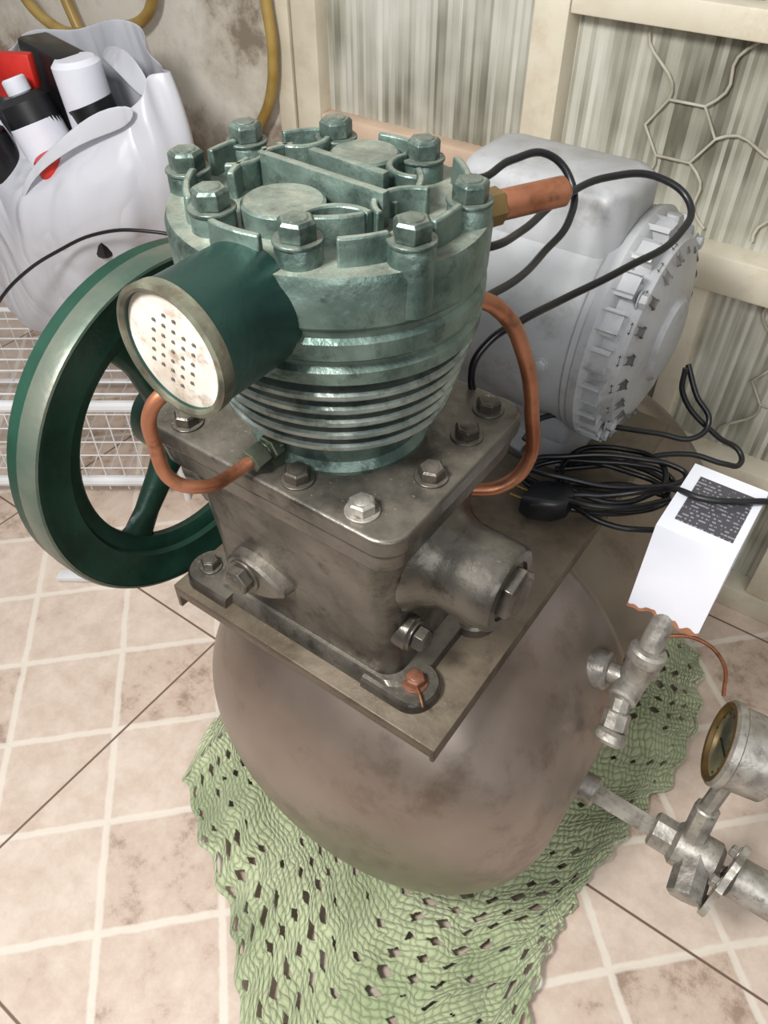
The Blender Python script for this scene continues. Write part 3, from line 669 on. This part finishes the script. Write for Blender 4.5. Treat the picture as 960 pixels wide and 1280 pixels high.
# ============================================================ LEFT BACKGROUND: wire basket, bag, hoses
WK=empty('wire_basket')
e1=Vector((.815,.58,0)); e2=Vector((-.58,.815,0)); o=Vector((-1.50,.405,0))
def wp(a,b_,z): p=o+e1*a+e2*b_; return (p.x,p.y,z)
Lx,Ly=.56,.36
def seg(n_,p,q_,r): return cyl(n_,p,q_,r,M_wire,WK,10,.0003)
for i,(z,r) in enumerate(((.25,.012),(.055,.012))):
    seg('rail_front_%d'%i,wp(0,0,z),wp(Lx,0,z),r); seg('rail_back_%d'%i,wp(0,Ly,z),wp(Lx,Ly,z),r*.5)
    seg('rail_left_%d'%i,wp(0,0,z),wp(0,Ly,z),r*.5); seg('rail_right_%d'%i,wp(Lx,0,z),wp(Lx,Ly,z),r*.5)
for i in range(15):
    a=Lx*i/14; seg('wire_front_%d'%i,wp(a,0,.03),wp(a,0,.25),.0014); seg('wire_floor_%d'%i,wp(a,0,.06),wp(a,Ly,.06),.0014); seg('wire_back_%d'%i,wp(a,Ly,.06),wp(a,Ly,.25),.0014)
for i in range(5):
    z=.09+.035*i; seg('wire_h_%d'%i,wp(0,0,z),wp(Lx,0,z),.0014); seg('wire_r_%d'%i,wp(Lx,0,z),wp(Lx,Ly,z),.0014)
for i in range(10):
    b_=Ly*i/9; seg('wire_side_%d'%i,wp(Lx,b_,.06),wp(Lx,b_,.25),.0014); seg('wire_shelf_%d'%i,wp(0,b_,.25),wp(Lx,b_,.25),.002)
for i,(a,b_) in enumerate(((0,0),(Lx,0),(0,Ly),(Lx,Ly))): seg('leg_%d'%i,wp(a,b_,0),wp(a,b_,.26),.007)

def bag_mat():
    m,nt,b=newmat('white_polythene'); b.inputs['Base Color'].default_value=srgb(198,199,206); b.inputs['Roughness'].default_value=.28
    N=nt.nodes;L=nt.links; geo=N.new('ShaderNodeNewGeometry'); mp=N.new('ShaderNodeMapping'); mp.inputs['Scale'].default_value=(1,1,.45); mp.inputs['Rotation'].default_value=(0,.5,0); L.new(geo.outputs['Position'],mp.inputs['Vector'])
    n=N.new('ShaderNodeTexNoise'); n.inputs['Scale'].default_value=7; n.inputs['Detail'].default_value=1.8; n.inputs['Distortion'].default_value=1.3
    L.new(mp.outputs['Vector'],n.inputs['Vector'])
    rd=mathnode(nt,'ABSOLUTE',mathnode(nt,'SUBTRACT',n.outputs['Fac'],.5))
    bp=N.new('ShaderNodeBump'); bp.inputs['Strength'].default_value=.65; bp.inputs['Distance'].default_value=.035
    L.new(rd,bp.inputs['Height']); L.new(bp.outputs['Normal'],b.inputs['Normal'])
    return m
PB=empty('plastic_bag')
bm=bmesh.new(); secs=[(.262,-1.44,.84,.12,.10),(.30,-1.43,.84,.17,.13),(.38,-1.385,.84,.20,.15),(.48,-1.34,.84,.225,.15),(.58,-1.29,.84,.24,.15),(.66,-1.265,.84,.235,.14),(.71,-1.26,.85,.225,.125),(.75,-1.26,.86,.215,.11),(.775,-1.26,.865,.205,.10)]
rings=[]; ns=96
for si,(z,cx,cy,hx,hy) in enumerate(secs):
    ring=[]; f=max(0,(si-3)/5)
    for k in range(ns):
        a=2*math.pi*k/ns; c,s=math.cos(a),math.sin(a)
        w=1+.13*noise.noise(Vector((c*2.2,s*2.2,z*4)))+.022*math.sin(a*13+z*14)+.02*math.sin(a*7-z*9)
        frontness=max(0,-s)
        zz=z-.12*f*frontness**1.5*(1-.55*max(0,c))+.015*f*max(0,c)**3+.010*f*math.sin(5*a+1)+.05*f*max(0,s)**2
        ring.append(bm.verts.new((cx+hx*w*c,cy+hy*w*s,zz)))
    rings.append(ring)
for A,B in zip(rings[:-1],rings[1:]):
    for k in range(ns): bm.faces.new((A[k],A[(k+1)%ns],B[(k+1)%ns],B[k]))
bm.faces.new(rings[0])
ob=finish(bm,'bag_body',bag_mat(),PB,80); ob.modifiers.new('s','SOLIDIFY').thickness=.002; sb=ob.modifiers.new('sub','SUBSURF'); sb.levels=1; sb.render_levels=2
MB=ob.data.materials[0]
def ribbon(pts,w,name):
    bm=bmesh.new(); prev=None
    for i,p in enumerate(pts):
        p=Vector(p); ww=w*(1+.25*math.sin(i*1.7)); a=bm.verts.new(p+Vector((ww*.3,.01*math.sin(i),.8*ww))); b_=bm.verts.new(p-Vector((ww*.3,.01,.8*ww)))
        if prev: bm.faces.new((prev[0],a,b_,prev[1]))
        prev=(a,b_)
    ob=finish(bm,name,MB,PB,80); ob.modifiers.new('s','SOLIDIFY').thickness=.002; s_=ob.modifiers.new('sub','SUBSURF'); s_.levels=2; s_.render_levels=2
ribbon([(-1.05,.82,.755),(-1.10,.77,.745),(-1.16,.735,.705),(-1.22,.715,.66),(-1.26,.71,.61)],.024,'bag_fold_front')
ribbon([(-1.06,.86,.77),(-1.12,.87,.80),(-1.19,.90,.80),(-1.25,.93,.79)],.018,'bag_handle_rear')
# contents
cyl('bottle_black',(-1.26,.80,.60),(-1.31,.79,.745),.043,M_black,PB,32,.01)
cyl('bottle_black_label',(-1.277,.797,.65),(-1.297,.792,.705),.0438,M_white,PB,32,.001)
cyl('bottle_black_neck',(-1.31,.79,.745),(-1.318,.788,.77),.020,M_white,PB,24,.003)
cyl('bottle_white',(-1.21,.86,.60),(-1.225,.85,.80),.040,M_white,PB,32,.008)
cyl('can_dark',(-1.20,.86,.68),(-1.217,.853,.735),.0408,M_black,PB,32,.001)
cyl('tin_red',(-1.20,.775,.55),(-1.215,.75,.678),.030,M_red,PB,32,.004)
cyl('tin_dark',(-1.33,.76,.55),(-1.36,.73,.69),.035,M_black,PB,32,.004)
obox('packet_red',(-1.36,.82,.76),(.08,.02,.07),R(25),M_red,PB,.004)
obox('packet_dark',(-1.32,.88,.74),(.18,.06,.12),R(-15),M_black,PB,.008)
obox('packet_dark_low',(-1.26,.80,.56),(.26,.14,.08),R(5),M_black,PB,.01)

YH=empty('garden_hose')
tube('hose_run_a',[(-1.62,1.12,1.0),(-1.605,1.12,.86),(-1.59,1.12,.79),(-1.56,1.12,.72),(-1.52,1.12,.66)],.011,M_hose,YH)
tube('hose_loop_b',[(-1.76,1.11,.95),(-1.71,1.10,.80),(-1.62,1.10,.745),(-1.53,1.10,.745),(-1.438,1.11,.765),(-1.36,1.12,.79),(-1.32,1.12,.84),(-1.31,1.12,.95)],.011,M_hose,YH)
tube('hose_run_c',[(-1.09,1.12,1.1),(-1.05,1.12,.93),(-1.042,1.12,.85),(-1.037,1.12,.78),(-1.055,1.12,.70),(-1.10,1.12,.63),(-1.13,1.12,.55),(-1.14,1.12,.4)],.010,M_hose,YH)
tube('wall_cord',[(-1.30,.57,.40),(-1.257,.60,.469),(-1.21,.64,.52),(-1.166,.68,.552),(-1.09,.72,.59),(-1.02,.755,.60),(-.9,.85,.56),(-.8,1.0,.45),(-.75,1.1,.3)],.003,M_black,None).name='black_cable'
obox('white_strip',(-1.02,.47,.008),(.16,.022,.012),R(35),M_wire,None,.002).name='metal_strip'

# ============================================================ camera & light
cam=bpy.data.cameras.new('camera'); co=bpy.data.objects.new('camera',cam); scene.collection.objects.link(co)
co.location=(0,0,1.16); co.rotation_euler=(R(45),0,R(35.5)); cam.sensor_fit='HORIZONTAL'; cam.sensor_width=36; cam.lens=36; cam.clip_start=.01
scene.camera=co
w=bpy.data.worlds.new('world'); scene.world=w; w.use_nodes=True
nt=w.node_tree; bg=nt.nodes['Background']
tc=nt.nodes.new('ShaderNodeTexCoord'); sx=nt.nodes.new('ShaderNodeSeparateXYZ'); nt.links.new(tc.outputs['Generated'],sx.inputs[0])
rp=nt.nodes.new('ShaderNodeValToRGB'); mr=nt.nodes.new('ShaderNodeMapRange'); nt.links.new(sx.outputs['Z'],mr.inputs['Value']); mr.inputs['From Min'].default_value=-1; mr.inputs['From Max'].default_value=1
nt.links.new(mr.outputs['Result'],rp.inputs['Fac']); e=rp.color_ramp.elements
e[0].position=.40; e[0].color=(.11,.10,.09,1); e[1].position=1.0; e[1].color=(.95,.97,1.0,1)
e2=e.new(.58); e2.color=(.33,.33,.33,1)
nt.links.new(rp.outputs['Color'],bg.inputs[0]); bg.inputs[1].default_value=.78
def area(n_,loc,tgt,size,power,col=(1,1,1)):
    l=bpy.data.lights.new(n_,'AREA'); l.size=size; l.energy=power; l.color=col
    o_=bpy.data.objects.new(n_,l); scene.collection.objects.link(o_); o_.location=loc
    o_.rotation_euler=(Vector(tgt)-Vector(loc)).to_track_quat('-Z','Y').to_euler()
area('flash_key_light',(-.42,-.30,1.62),(-.35,.6,.4),.26,24,(1,.985,.96))  # key light standing for a camera flash, above and left of the camera
area('fill_light',(.9,-.9,1.6),(-.3,.5,.5),1.0,13,(.95,.98,1))  # large soft fill added behind the camera for ambient light, no real source
